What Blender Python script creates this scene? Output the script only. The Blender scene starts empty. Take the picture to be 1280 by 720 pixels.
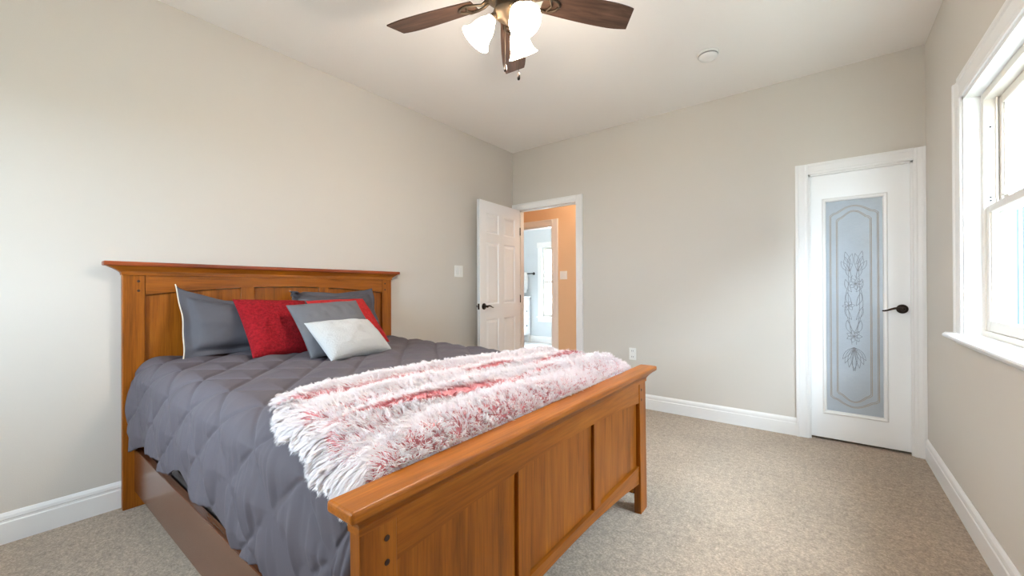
import bpy, bmesh, math, random
import numpy as np
from mathutils import Vector, Matrix
random.seed(7); RNG = np.random.default_rng(7)
S = bpy.context.scene
COL = S.collection
R = math.radians

# ------------------------------------------------------------------ camera
FOC, YAW, PITCH, ROLL, CAMH = 504.07, .6596, .0029, -.0039, 1.1305
cam = bpy.data.cameras.new('camera'); camo = bpy.data.objects.new('camera', cam); COL.objects.link(camo)
fw = Vector((-math.sin(YAW)*math.cos(PITCH), math.cos(YAW)*math.cos(PITCH), math.sin(PITCH)))
rt = Vector((math.cos(YAW), math.sin(YAW), 0)); up = rt.cross(fw)
r2 = rt*math.cos(ROLL)+up*math.sin(ROLL); u2 = -rt*math.sin(ROLL)+up*math.cos(ROLL)
camo.matrix_world = Matrix(((r2.x, u2.x, -fw.x, 0), (r2.y, u2.y, -fw.y, 0), (r2.z, u2.z, -fw.z, CAMH), (0, 0, 0, 1)))
cam.sensor_width = 36; cam.lens = FOC/1280*36; cam.clip_start = .02; cam.clip_end = 200
S.camera = camo
# ------------------------------------------------------------------ exposure, sky, sun, portals, lamps
S.view_settings.view_transform = 'Standard'; S.view_settings.look = 'None'
S.view_settings.gamma = 1; S.view_settings.use_curve_mapping = False
EXPOSURE = 1.13
SKY, SUN, FANW, HALLW, BATHW = 21.0, 2.0, 6.0, 8.5, 6.0
S.view_settings.exposure = EXPOSURE
w = bpy.data.worlds.new('sky'); S.world = w; w.use_nodes = True
bg = w.node_tree.nodes['Background']; bg.inputs[0].default_value = (.80, .90, 1.0, 1); bg.inputs[1].default_value = SKY
sun = bpy.data.lights.new('sun', 'SUN'); sun.energy = SUN; sun.angle = R(2); sun.color = (1, .96, .9)
suno = bpy.data.objects.new('sun', sun); COL.objects.link(suno)
suno.rotation_euler = Vector((.55, 0.0, -.83)).to_track_quat('-Z', 'Y').to_euler()
def portal(loc, normal, sx, sy):
    l = bpy.data.lights.new('window_portal', 'AREA'); l.shape = 'RECTANGLE'; l.size = sx; l.size_y = sy
    l.cycles.is_portal = True
    o = bpy.data.objects.new('window_portal', l); COL.objects.link(o); o.location = loc
    o.rotation_euler = Vector(normal).to_track_quat('-Z', 'Y').to_euler()
S.cycles.max_bounces = 10; S.cycles.diffuse_bounces = 7; S.cycles.glossy_bounces = 4
S.cycles.transparent_max_bounces = 10; S.cycles.transmission_bounces = 6
S.cycles.sample_clamp_indirect = 6.0; S.cycles.use_denoising = True
S.cycles.caustics_reflective = False; S.cycles.caustics_refractive = False

# ------------------------------------------------------------------ materials
def srgb(r, g, b):
    f = lambda c: (c/255/12.92 if c/255 <= .04045 else ((c/255+.055)/1.055)**2.4)
    return (f(r), f(g), f(b), 1)
def mat(name, col, rough=.6, metal=0., spec=.5, bump=None, coat=0., sheen=0., var=None):
    """bump=(scale,strength[,stretch]); var=(scale,amount): mottled colour"""
    m = bpy.data.materials.new(name); m.use_nodes = True
    nt = m.node_tree; b = nt.nodes['Principled BSDF']
    b.inputs['Base Color'].default_value = col; b.inputs['Roughness'].default_value = rough
    b.inputs['Metallic'].default_value = metal; b.inputs['Specular IOR Level'].default_value = spec
    b.inputs['Coat Weight'].default_value = coat; b.inputs['Coat Roughness'].default_value = .15
    b.inputs['Sheen Weight'].default_value = sheen
    tc = None
    if bump or var:
        tc = nt.nodes.new('ShaderNodeTexCoord')
    if var:
        n = nt.nodes.new('ShaderNodeTexNoise'); n.inputs['Scale'].default_value = var[0]; n.inputs['Detail'].default_value = 5
        nt.links.new(tc.outputs['Object'], n.inputs['Vector'])
        rp = nt.nodes.new('ShaderNodeValToRGB')
        a = var[1]
        rp.color_ramp.elements[0].position = .3; rp.color_ramp.elements[1].position = .7
        rp.color_ramp.elements[0].color = tuple(c*(1-a) for c in col[:3])+(1,)
        rp.color_ramp.elements[1].color = tuple(min(1, c*(1+a)) for c in col[:3])+(1,)
        nt.links.new(n.outputs['Fac'], rp.inputs['Fac']); nt.links.new(rp.outputs['Color'], b.inputs['Base Color'])
    if bump:
        n = nt.nodes.new('ShaderNodeTexNoise'); n.inputs['Scale'].default_value = bump[0]; n.inputs['Detail'].default_value = 6
        if len(bump) > 2:
            mp = nt.nodes.new('ShaderNodeMapping'); mp.inputs['Scale'].default_value = bump[2]
            nt.links.new(tc.outputs['Object'], mp.inputs['Vector']); nt.links.new(mp.outputs['Vector'], n.inputs['Vector'])
        else:
            nt.links.new(tc.outputs['Object'], n.inputs['Vector'])
        bp = nt.nodes.new('ShaderNodeBump'); bp.inputs['Strength'].default_value = bump[1]; bp.inputs['Distance'].default_value = .01
        nt.links.new(n.outputs['Fac'], bp.inputs['Height']); nt.links.new(bp.outputs['Normal'], b.inputs['Normal'])
    return m
def wood(name, c_dark, c_mid, c_light, axis, rough=.42, coat=.08, scale=1.):
    m = bpy.data.materials.new(name); m.use_nodes = True; nt = m.node_tree; b = nt.nodes['Principled BSDF']
    tc = nt.nodes.new('ShaderNodeTexCoord'); mp = nt.nodes.new('ShaderNodeMapping')
    sc = [9*scale, 9*scale, 9*scale]; sc[axis] = .8*scale
    mp.inputs['Scale'].default_value = sc; nt.links.new(tc.outputs['Object'], mp.inputs['Vector'])
    n = nt.nodes.new('ShaderNodeTexNoise'); n.inputs['Scale'].default_value = 2.2; n.inputs['Detail'].default_value = 9
    n.inputs['Roughness'].default_value = .62; n.inputs['Distortion'].default_value = .5
    nt.links.new(mp.outputs['Vector'], n.inputs['Vector'])
    rp = nt.nodes.new('ShaderNodeValToRGB'); e = rp.color_ramp.elements
    e[0].position = .28; e[0].color = c_dark; e[1].position = .72; e[1].color = c_light
    k = e.new(.5); k.color = c_mid
    nt.links.new(n.outputs['Fac'], rp.inputs['Fac'])
    # fine pores
    mp2 = nt.nodes.new('ShaderNodeMapping'); s2 = [150*scale]*3; s2[axis] = 6*scale; mp2.inputs['Scale'].default_value = s2
    nt.links.new(tc.outputs['Object'], mp2.inputs['Vector'])
    n2 = nt.nodes.new('ShaderNodeTexNoise'); n2.inputs['Scale'].default_value = 1; n2.inputs['Detail'].default_value = 3
    nt.links.new(mp2.outputs['Vector'], n2.inputs['Vector'])
    mr = nt.nodes.new('ShaderNodeMapRange'); mr.inputs[1].default_value = .35; mr.inputs[2].default_value = .65
    mr.inputs[3].default_value = .82; mr.inputs[4].default_value = 1.08
    nt.links.new(n2.outputs['Fac'], mr.inputs[0])
    mx = nt.nodes.new('ShaderNodeMix'); mx.data_type = 'RGBA'; mx.blend_type = 'MULTIPLY'; mx.inputs[0].default_value = 1
    nt.links.new(rp.outputs['Color'], mx.inputs[6]); nt.links.new(mr.outputs[0], mx.inputs[7])
    nt.links.new(mx.outputs[2], b.inputs['Base Color'])
    b.inputs['Roughness'].default_value = rough; b.inputs['Coat Weight'].default_value = coat; b.inputs['Coat Roughness'].default_value = .2
    b.inputs['Specular IOR Level'].default_value = .3
    return m
def emit(name, col, strength, base=(1, 1, 1, 1)):
    m = bpy.data.materials.new(name); m.use_nodes = True; b = m.node_tree.nodes['Principled BSDF']
    b.inputs['Base Color'].default_value = base; b.inputs['Emission Color'].default_value = col; b.inputs['Emission Strength'].default_value = strength
    b.inputs['Roughness'].default_value = .3
    return m
def window_glass(name):
    m = bpy.data.materials.new(name); m.use_nodes = True; nt = m.node_tree; nt.nodes.clear()
    o = nt.nodes.new('ShaderNodeOutputMaterial'); t = nt.nodes.new('ShaderNodeBsdfTransparent'); g = nt.nodes.new('ShaderNodeBsdfGlossy')
    g.inputs['Roughness'].default_value = .02; t.inputs[0].default_value = (.93, .97, .98, 1)
    f = nt.nodes.new('ShaderNodeFresnel'); f.inputs[0].default_value = 1.35
    x = nt.nodes.new('ShaderNodeMixShader'); ge = nt.nodes.new('ShaderNodeNewGeometry'); mu = nt.nodes.new('ShaderNodeMath'); mu.operation = 'SUBTRACT'; mu.use_clamp = True
    nt.links.new(f.outputs[0], mu.inputs[0]); nt.links.new(ge.outputs['Backfacing'], mu.inputs[1])      # one reflection per pane, on the face met first
    nt.links.new(mu.outputs[0], x.inputs[0]); nt.links.new(t.outputs[0], x.inputs[1]); nt.links.new(g.outputs[0], x.inputs[2])
    nt.links.new(x.outputs[0], o.inputs[0]); return m

M = {}
M['wall'] = mat('wall_paint', srgb(210, 205, 198), .85, spec=.25, bump=(260, .06))
M['ceiling'] = mat('ceiling_paint', srgb(243, 240, 237), .9, spec=.2, bump=(140, .12))
M['white'] = mat('white_trim_paint', srgb(236, 236, 236), .38, spec=.45)
M['door_white'] = mat('white_door_paint', srgb(246, 248, 250), .42, spec=.45)
M['hall_wall'] = mat('hall_wall_paint', srgb(226, 192, 156), .85, spec=.2)
M['bath_wall'] = mat('bath_wall_paint', srgb(208, 214, 218), .8, spec=.2)
M['tile'] = mat('pale_floor_tile', srgb(232, 232, 232), .25, var=(3, .03))
M['outer'] = mat('outer_wall_paint', srgb(200, 198, 194), .9)
M['bronze'] = mat('dark_bronze', srgb(52, 44, 40), .35, metal=.85)
M['antique'] = mat('antique_bronze', srgb(74, 63, 52), .5, metal=.6)
M['black'] = mat('black_metal', srgb(30, 29, 28), .4, metal=.6)
M['chrome'] = mat('chrome', srgb(200, 200, 200), .2, metal=1)
M['vinyl'] = mat('window_vinyl', srgb(226, 220, 212), .4, spec=.45)
M['glass'] = window_glass('window_glass')
M['plate'] = mat('white_plastic', srgb(238, 238, 236), .3)
M['gap'] = mat('dark_gap', srgb(30, 26, 24), .9)
def carpet():
    m = mat('carpet', srgb(192, 178, 164), .97, spec=.05, sheen=.15)
    nt = m.node_tree; b = nt.nodes['Principled BSDF']; tc = nt.nodes.new('ShaderNodeTexCoord')
    def noise(s, d, r=.6):
        n = nt.nodes.new('ShaderNodeTexNoise'); n.inputs['Scale'].default_value = s; n.inputs['Detail'].default_value = d; n.inputs['Roughness'].default_value = r
        nt.links.new(tc.outputs['Object'], n.inputs['Vector']); return n
    def rng(n, lo, hi, a, c):
        r = nt.nodes.new('ShaderNodeMapRange'); r.inputs[1].default_value = lo; r.inputs[2].default_value = hi; r.inputs[3].default_value = a; r.inputs[4].default_value = c
        nt.links.new(n.outputs['Fac'], r.inputs[0]); return r
    def mult(a, c):
        x = nt.nodes.new('ShaderNodeMath'); x.operation = 'MULTIPLY'; nt.links.new(a.outputs[0], x.inputs[0]); nt.links.new(c.outputs[0], x.inputs[1]); return x
    k = mult(mult(rng(noise(2.2, 5), .35, .65, .92, 1.07), rng(noise(34, 6, .75), .32, .68, .72, 1.22)), rng(noise(105, 4, .75), .32, .68, .62, 1.34))
    mx = nt.nodes.new('ShaderNodeMix'); mx.data_type = 'RGBA'; mx.blend_type = 'MULTIPLY'; mx.inputs[0].default_value = 1
    mx.inputs[6].default_value = srgb(178, 161, 144); nt.links.new(k.outputs[0], mx.inputs[7]); nt.links.new(mx.outputs[2], b.inputs['Base Color'])
    n = noise(150, 6, .75); bp = nt.nodes.new('ShaderNodeBump'); bp.inputs['Strength'].default_value = .55; bp.inputs['Distance'].default_value = .012
    nt.links.new(n.outputs['Fac'], bp.inputs['Height']); nt.links.new(bp.outputs['Normal'], b.inputs['Normal'])
    return m
M['carpet'] = carpet()
wd, wm_, wl = srgb(112, 58, 6), srgb(150, 83, 14), srgb(170, 101, 24)
M['wood_y'] = wood('honey_wood_across', wd, wm_, wl, 1)
M['wood_z'] = wood('honey_wood_upright', wd, wm_, wl, 2)
M['cap_wood'] = wood('cap_wood', srgb(134, 72, 12), srgb(168, 96, 22), srgb(188, 114, 32), 1, .36, .12)
M['head_cap_wood'] = wood('head_cap_wood', srgb(110, 48, 24), srgb(146, 68, 34), srgb(164, 84, 44), 1, .36, .12)
M['shaded_rail_wood'] = wood('shaded_rail_wood', srgb(84, 48, 30), srgb(98, 58, 38), srgb(108, 68, 46), 0, .25, .5)  # same bed wood, with the rail's shade put into a darker brown
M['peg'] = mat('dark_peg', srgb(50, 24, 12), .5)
M['blade'] = wood('walnut_blade', srgb(46, 32, 26), srgb(74, 54, 44), srgb(98, 74, 60), 0, .45, .05, 1.6)

# ------------------------------------------------------------------ geometry helpers
def link(o, parent=None):
    COL.objects.link(o)
    if parent is not None: o.parent = parent
    return o
def obj(name, bm, m, parent=None, smooth=False, **props):
    bmesh.ops.recalc_face_normals(bm, faces=bm.faces)
    me = bpy.data.meshes.new(name); bm.to_mesh(me); bm.free()
    if m is not None: me.materials.append(m)
    if smooth: me.shade_smooth()
    o = bpy.data.objects.new(name, me); link(o, parent)
    for k, v in props.items(): o[k] = v
    return o
def thing(name, label, cat, loc=(0, 0, 0), rz=0, group=None):
    o = bpy.data.objects.new(name, None); link(o); o.location = loc; o.rotation_euler = (0, 0, rz); o.empty_display_size = .1
    o['label'] = label; o['category'] = cat
    if group: o['group'] = group
    return o
def struct(name, bm, m, parent=None, smooth=False):
    o = obj(name, bm, m, parent, smooth)
    if parent is None: o['kind'] = 'structure'
    return o
def struct_empty(name, loc=(0, 0, 0), rz=0):
    o = bpy.data.objects.new(name, None); link(o); o.location = loc; o.rotation_euler = (0, 0, rz); o['kind'] = 'structure'; return o
def box(bm, x0, x1, y0, y1, z0, z1, bev=0, seg=2):
    vs = [bm.verts.new((x, y, z)) for x in (x0, x1) for y in (y0, y1) for z in (z0, z1)]
    F = [(0, 1, 3, 2), (4, 6, 7, 5), (0, 4, 5, 1), (2, 3, 7, 6), (0, 2, 6, 4), (1, 5, 7, 3)]
    fs = [bm.faces.new([vs[i] for i in f]) for f in F]
    if bev:
        es = list({e for f in fs for e in f.edges})
        bmesh.ops.bevel(bm, geom=es, offset=bev, segments=seg, profile=.5, affect='EDGES')
def B(*a, **k):
    bm = bmesh.new(); box(bm, *a, **k); return bm
def prism(bm, poly, axis, a, b):
    """polygon (2D) extruded along axis between a and b; poly coordinates are the two remaining axes in order"""
    def P(p, t):
        q = list(p); q.insert(axis, t); return q
    v0 = [bm.verts.new(P(p, a)) for p in poly]; v1 = [bm.verts.new(P(p, b)) for p in poly]
    n = len(poly)
    bm.faces.new(v0); bm.faces.new(v1[::-1])
    for i in range(n): bm.faces.new((v0[i], v1[i], v1[(i+1) % n], v0[(i+1) % n]))
def lathe(bm, prof, n=24, mtx=None):
    """prof: list of (r,z) revolved about z"""
    rings = []
    for r, z in prof:
        if r < 1e-6:
            rings.append([bm.verts.new((0, 0, z))])
        else:
            rings.append([bm.verts.new((r*math.cos(2*math.pi*i/n), r*math.sin(2*math.pi*i/n), z)) for i in range(n)])
    for a, b in zip(rings, rings[1:]):
        for i in range(n):
            j = (i+1) % n
            if len(a) == 1 and len(b) == 1: continue
            if len(a) == 1: bm.faces.new((a[0], b[i], b[j]))
            elif len(b) == 1: bm.faces.new((a[i], a[j], b[0]))
            else: bm.faces.new((a[i], a[j], b[j], b[i]))
    vs = [v for r_ in rings for v in r_]
    if mtx is not None: bmesh.ops.transform(bm, matrix=mtx, verts=vs)
    return vs
def tube(bm, pts, rad, n=8, cap=True):
    pts = [Vector(p) for p in pts]
    rads = rad if isinstance(rad, (list, tuple)) else [rad]*len(pts)
    rings = []; ref = None
    for i, p in enumerate(pts):
        t = (pts[min(i+1, len(pts)-1)]-pts[max(i-1, 0)]).normalized()
        if ref is None:
            ref = Vector((0, 0, 1)) if abs(t.z) < .9 else Vector((1, 0, 0))
        s = t.cross(ref).normalized(); ref = s.cross(t).normalized()
        rings.append([bm.verts.new(p+(s*math.cos(2*math.pi*k/n)+ref*math.sin(2*math.pi*k/n))*rads[i]) for k in range(n)])
    for a, b in zip(rings, rings[1:]):
        for k in range(n): bm.faces.new((a[k], a[(k+1) % n], b[(k+1) % n], b[k]))
    if cap: bm.faces.new(rings[0][::-1]); bm.faces.new(rings[-1])
def wall_with_holes(bm, axis, t0, t1, a0, a1, z0, z1, holes):
    """slab; holes: (a_lo,a_hi,z_lo,z_hi) sorted along a. axis = thickness axis (0: x, 1: y)"""
    def bx(lo, hi, zl, zh):
        if hi-lo < 1e-5 or zh-zl < 1e-5: return
        if axis == 0: box(bm, t0, t1, lo, hi, zl, zh)
        else: box(bm, lo, hi, t0, t1, zl, zh)
    cur = a0
    for lo, hi, zl, zh in holes:
        bx(cur, lo, z0, z1); bx(lo, hi, z0, zl); bx(lo, hi, zh, z1); cur = hi
    bx(cur, a1, z0, z1)
def sm(x): return x*x*(3-2*x)
def vnoise(x, y, seed=0):
    """smooth value noise on numpy arrays"""
    xi = np.floor(x).astype(np.int64); yi = np.floor(y).astype(np.int64); fx = sm(x-xi); fy = sm(y-yi)
    def h(i, j):
        k = (i*374761393+j*668265263+seed*974711) & 0x7fffffff
        k = ((k ^ (k >> 13))*1274126177) & 0x7fffffff
        return ((k ^ (k >> 16)) & 0xffff)/65535.
    return (h(xi, yi)*(1-fx)+h(xi+1, yi)*fx)*(1-fy)+(h(xi, yi+1)*(1-fx)+h(xi+1, yi+1)*fx)*fy
def grid_mesh(name, P, m, closed=False):
    """P: (n,m,3) array to a quad mesh"""
    n, k = P.shape[:2]
    me = bpy.data.meshes.new(name)
    idx = np.arange(n*k).reshape(n, k)
    q = np.stack([idx[:-1, :-1], idx[1:, :-1], idx[1:, 1:], idx[:-1, 1:]], -1).reshape(-1, 4)
    me.from_pydata(P.reshape(-1, 3).tolist(), [], q.tolist()); me.update()
    if m is not None: me.materials.append(m)
    me.shade_smooth()
    return me

# ------------------------------------------------------------------ room
XL, XR, YF, YB, H = -2.915, .5314, 3.783, -.95, 2.74
TW = .12
D1 = (-2.845, -2.072, 2.052)                     # bedroom doorway x0,x1,top
D2 = (-.097, .472, 1.985)                        # closet doorway
W1 = (1.62, 2.872, .90, 2.05)                    # right window y0,y1,z0,z1
W2 = (-2.1, -1.4, 1.0, 2.05)                       # added rear window x0,x1,z0,z1
struct('floor', B(XL-.02, XR+.02, YB-.02, YF+TW*.5, -.06, 0), M['carpet'])
struct('ceiling', B(XL-TW, XR+.16, YB-TW, YF+TW, H, H+.1), M['ceiling'])
struct('wall_left', B(XL-TW, XL, YB-TW, YF+TW, -.06, H), M['wall'])
bm = bmesh.new(); wall_with_holes(bm, 1, YF, YF+TW, XL, XR, -.06, H, [(D1[0]-.02, D1[1]+.02, -.06, D1[2]+.02), (D2[0]-.02, D2[1]+.02, -.06, D2[2]+.02)])
struct('wall_far', bm, M['wall'])
bm = bmesh.new(); wall_with_holes(bm, 0, XR, XR+.15, YB-TW, YF+TW, -.06, H, [W1])
struct('wall_right', bm, M['wall'])
bm = bmesh.new(); wall_with_holes(bm, 1, YB-TW, YB, XL, XR, -.06, H, [W2])
struct('wall_back', bm, M['wall'])

def base_poly(s=1.):     # (depth from wall, z)
    return [(0, 0), (.014, 0), (.014, .092), (.0105, .097), (.0105, .106), (.013, .109), (.011, .122), (.006, .131), (.003, .136), (0, .136)]
bm = bmesh.new(); prism(bm, [(XL+d, z) for d, z in base_poly()], 1, YB, YF); struct('baseboard_left', bm, M['white'])
bm = bmesh.new(); prism(bm, [(XR-d, z) for d, z in base_poly()], 1, YB, YF-.018); struct('baseboard_right', bm, M['white'])
bm = bmesh.new(); prism(bm, [(YF-d, z) for d, z in base_poly()], 0, D1[1]+.082, D2[0]-.075); struct('baseboard_far', bm, M['white'])
bm = bmesh.new(); prism(bm, [(YB+d, z) for d, z in base_poly()], 0, XL, XR); struct('baseboard_back', bm, M['white'])

def casing(name, x0, x1, top, wl, wr, yface, sgn=-1, mat_='white'):
    """door casing: profile boards left, right, head on the face yface, pushed sgn*thickness out of the wall, plus the jamb lining"""
    bm = bmesh.new()
    def board(a, b, z0, z1, inner):          # inner: which side is thin ('l','r')
        t = .02
        w_ = b-a
        pr = [(0, 0), (0, .010), (.012, .013), (.02, .0115), (w_-.022, .016), (w_-.016, t), (w_, t), (w_, 0)]
        if inner == 'r': pts = [(b-u, yface+sgn*d) for u, d in pr]
        else: pts = [(a+u, yface+sgn*d) for u, d in pr]
        prism(bm, pts, 2, z0, z1)
    board(x0-wl, x0, 0, top+wl*1.0, 'r'); board(x1, x1+wr, 0, top+wl*1.0, 'l')
    w_ = wl; t = .02
    pr = [(0, 0), (0, .010), (.012, .013), (.02, .0115), (w_-.022, .016), (w_-.016, t), (w_, t), (w_, 0)]
    prism(bm, [(yface+sgn*d, top+u) for u, d in pr], 0, x0-.0, x1+.0)
    return bm
def jamb(bm, x0, x1, top, ya, yb, t=.018):
    box(bm, x0-t, x0, ya, yb, 0, top); box(bm, x1, x1+t, ya, yb, 0, top); box(bm, x0-t, x1+t, ya, yb, top, top+t)
bm = casing('trim_1', D1[0], D1[1], D1[2], .069, .08, YF); jamb(bm, D1[0], D1[1], D1[2], YF-.002, YF+TW)
box(bm, D1[0], D1[0]+.011, YF+.04, YF+.075, 0, D1[2]); box(bm, D1[1]-.011, D1[1], YF+.04, YF+.075, 0, D1[2]); box(bm, D1[0], D1[1], YF+.04, YF+.075, D1[2]-.011, D1[2])
struct('trim_1', bm, M['white'])
bm = casing('trim_2', D2[0], D2[1], D2[2], .078, XR-D2[1]-.001, YF); jamb(bm, D2[0], D2[1], D2[2], YF-.002, YF+TW)
box(bm, D2[0], D2[0]+.014, YF+.0, YF+.018, 0, D2[2]); box(bm, D2[1]-.014, D2[1], YF, YF+.018, 0, D2[2]); box(bm, D2[0], D2[1], YF, YF+.018, D2[2]-.014, D2[2])
struct('trim_2', bm, M['white'])

# ------------------------------------------------------------------ handles
def lever(bm, org, face, along, L=.105, rose=(.033, .033)):
    """lever handle: face = outward unit vector, along = direction of the lever"""
    f = Vector(face).normalized(); a = Vector(along).normalized(); u = f.cross(a)
    mtx = Matrix(((a.x*rose[0]/.033, u.x*rose[1]/.033, f.x, org[0]), (a.y*rose[0]/.033, u.y*rose[1]/.033, f.y, org[1]), (a.z*rose[0]/.033, u.z*rose[1]/.033, f.z, org[2]), (0, 0, 0, 1)))
    lathe(bm, [(0, 0), (.033, 0), (.033, .006), (.029, .011), (.018, .013), (.012, .018), (.0115, .04), (.013, .05), (.010, .056), (0, .057)], 24, mtx)
    o = Vector(org)+f*.046
    pts = [o+a*(L*t)+Vector((0, 0, 1))*(.008*math.sin(t*math.pi*1.6)-.006*t)+f*(.004*math.sin(t*3)) for t in [i/9 for i in range(10)]]
    tube(bm, pts, [.009, .0095, .009, .008, .0072, .0065, .006, .0058, .0056, .004], 10)

# ------------------------------------------------------------------ door_1: open six-panel door
d1 = struct_empty('door_1', (D1[0]+.004, YF-.014, 0), R(-86))      # hinge corner; slab along local +x, thickness local +y (0..-.035)
DW, DT, DZ0, DZ1 = .750, .035, .012, 2.046
def six_panel():
    bm = bmesh.new()
    box(bm, 0, DW, .010, DT-.010, DZ0, DZ1)
    st, mid = .105, .095
    xs = [(st, (DW-mid)/2), ((DW+mid)/2, DW-st)]
    zs = [(.235, .82), (.975, 1.62), (1.715, 1.925)]
    box(bm, 0, st, 0, DT, DZ0, DZ1); box(bm, DW-st, DW, 0, DT, DZ0, DZ1)
    cut = [DZ0, .235, .82, .975, 1.62, 1.715, 1.925, DZ1]
    for i in range(0, 8, 2): box(bm, st, DW-st, 0, DT, cut[i], cut[i+1])
    for a, b in zs: box(bm, (DW-mid)/2, (DW+mid)/2, 0, DT, a, b)
    for x0, x1 in xs:
        for z0, z1 in zs:
            for s in (0, 1):
                y_b, y_t = (.0102, .002) if s == 0 else (DT-.0102, DT-.002)
                o_, i_ = .014, .04
                v = [bm.verts.new((x, y_b, z)) for x, z in ((x0+o_, z0+o_), (x1-o_, z0+o_), (x1-o_, z1-o_), (x0+o_, z1-o_))]
                u = [bm.verts.new((x, y_t, z)) for x, z in ((x0+i_, z0+i_), (x1-i_, z0+i_), (x1-i_, z1-i_), (x0+i_, z1-i_))]
                bm.faces.new(u)
                for k in range(4): bm.faces.new((v[k], v[(k+1) % 4], u[(k+1) % 4], u[k]))
                # sticking: slope from the rail edge down to the groove
                r_ = [bm.verts.new((x, 0 if s == 0 else DT, z)) for x, z in ((x0, z0), (x1, z0), (x1, z1), (x0, z1))]
                q = [bm.verts.new((x, y_b, z)) for x, z in ((x0+.010, z0+.010), (x1-.010, z0+.010), (x1-.010, z1-.010), (x0+.010, z1-.010))]
                for k in range(4): bm.faces.new((r_[k], r_[(k+1) % 4], q[(k+1) % 4], q[k]))
    return bm
o = obj('door_slab', six_panel(), M['door_white'], d1)
bm = bmesh.new(); lever(bm, (DW-.062, DT, .955), (0, 1, 0), (-1, 0, 0)); obj('door_handle', bm, M['bronze'], d1, True, label='dark bronze lever handle')
bm = bmesh.new(); lever(bm, (DW-.062, 0, .955), (0, -1, 0), (-1, 0, 0), .1); obj('door_handle', bm, M['bronze'], d1, True, label='dark bronze lever handle on the wall side')
bm = B(DW-.001, DW+.002, .007, .028, .925, .985); box(bm, DW, DW+.01, .011, .024, .945, .965); obj('latch_plate', bm, M['bronze'], d1)
for z in (.25, 1.02, 1.8):
    bm = bmesh.new(); tube(bm, [(-.001, DT+.004, z-.045), (-.001, DT+.004, z+.045)], .006, 8); box(bm, -.002, .0, .004, DT, z-.044, z+.044)
    obj('hinge', bm, M['bronze'], d1)

# ------------------------------------------------------------------ door_2: closet door with etched glass
d2 = struct_empty('door_2', (D2[0]+.003, YF+.02, 0))
CW = D2[1]-D2[0]-.006
GX0, GX1, GZ0, GZ1 = .095, .425, .213, 1.778
bm = bmesh.new()
wall_with_holes(bm, 1, 0, .035, 0, CW, .018, 1.98, [(GX0, GX1, GZ0, GZ1)])
obj('door_slab', bm, M['door_white'], d2)
bm = bmesh.new()
for s in (1,):
    pr = [(-.016, 0), (-.016, -.004), (-.008, -.010), (.004, -.006), (.010, .004), (.010, .012), (0, .012)]
    # mitred bead: loop of profile around the glass
    cor = [(GX0, GZ0, 1, 1), (GX1, GZ0, -1, 1), (GX1, GZ1, -1, -1), (GX0, GZ1, 1, -1)]
    rings = [[bm.verts.new((cx+sx*u, d, cz+sz*u)) for u, d in pr] for cx, cz, sx, sz in cor]
    for a in range(4):
        b_ = (a+1) % 4
        for k in range(len(pr)-1): bm.faces.new((rings[a][k], rings[b_][k], rings[b_][k+1], rings[a][k+1]))
obj('glass_bead', bm, M['white'], d2)
mg = mat('frosted_glass', srgb(196, 208, 220), .14, spec=.9, coat=1.0, bump=(45, .10), var=(5, .05))
mg.node_tree.nodes['Principled BSDF'].inputs['Transmission Weight'].default_value = .2
gp = obj('glass_pane', B(GX0-.004, GX1+.004, .010, .016, GZ0-.004, GZ1+.004), mg, d2, label='frosted blue-grey glass pane')
# etched pattern: double frame with arched top and dipped bottom, flower spray between
def arch_loop(inset, dip):
    x0, x1, z0, z1 = GX0+inset, GX1-inset, GZ0+inset+.02, GZ1-inset-.02
    c = (x0+x1)/2; hw = (x1-x0)/2; pts = []
    n = 14
    sh = .05 - dip*.2
    for i in range(n+1):                               # top: shoulder, then arch
        t = i/n; x = x0+(x1-x0)*t; k = abs(x-c)/hw
        z = z1-.045 + (.045*math.cos(k/.72*math.pi/2) if k < .72 else 0)-(.02*((k-.72)/.28)**2 if k >= .72 else 0)
        pts.append((x, z))
    for i in range(n+1):
        t = 1-i/n; x = x0+(x1-x0)*t; k = abs(x-c)/hw
        z = z0+.045 - (.045*math.cos(k/.72*math.pi/2) if k < .72 else 0)+(.02*((k-.72)/.28)**2 if k >= .72 else 0)
        pts.append((x, z))
    pts.append(pts[0]); return pts
YG = .0095
def strip(bm, pts, rad): tube(bm, [(x, YG, z) for x, z in pts], rad, 6, cap=False)
bm = bmesh.new()
for ins in (.030, .037, .068, .075): strip(bm, arch_loop(ins, ins), .0016)
obj('etched_border', bm, mat('etched_line', srgb(168, 150, 126), .5), d2, True)
bm = bmesh.new(); gc = (GX0+GX1)/2; 
def leaf(x, z, ang, L, wd_, curve=.0):
    a = []; b_ = []
    for i in range(11):
        t = i/10; cx = x+L*t*math.cos(ang+curve*t); cz = z+L*t*math.sin(ang+curve*t); n_ = ang+curve*t+math.pi/2; hw = wd_*math.sin(math.pi*t)
        a.append((cx+hw*math.cos(n_), cz+hw*math.sin(n_))); b_.append((cx-hw*math.cos(n_), cz-hw*math.sin(n_)))
    strip(bm, a, .0012); strip(bm, b_, .0012)
for s in (-1, 1):
    strip(bm, [(gc+s*(.012+.020*math.sin(t*2.6)), .72+.62*t) for t in [i/16 for i in range(17)]], .0011)
    strip(bm, [(gc+s*(.05*math.sin(t*3.0)), .80+.42*t) for t in [i/16 for i in range(17)]], .0011)
    for k in range(6): leaf(gc+s*.012, .80+.1*k, math.pi/2-s*(.55+.1*(k % 2)), .10, .013, s*.3)
    for k in range(4): leaf(gc, .70, -math.pi/2+s*(.12+.22*k), .17-.02*k, .014, -s*.15)
    for k in range(3): leaf(gc+s*.02, 1.25, math.pi/2-s*(.1+.35*k), .13-.02*k, .016, s*.2)
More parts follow.
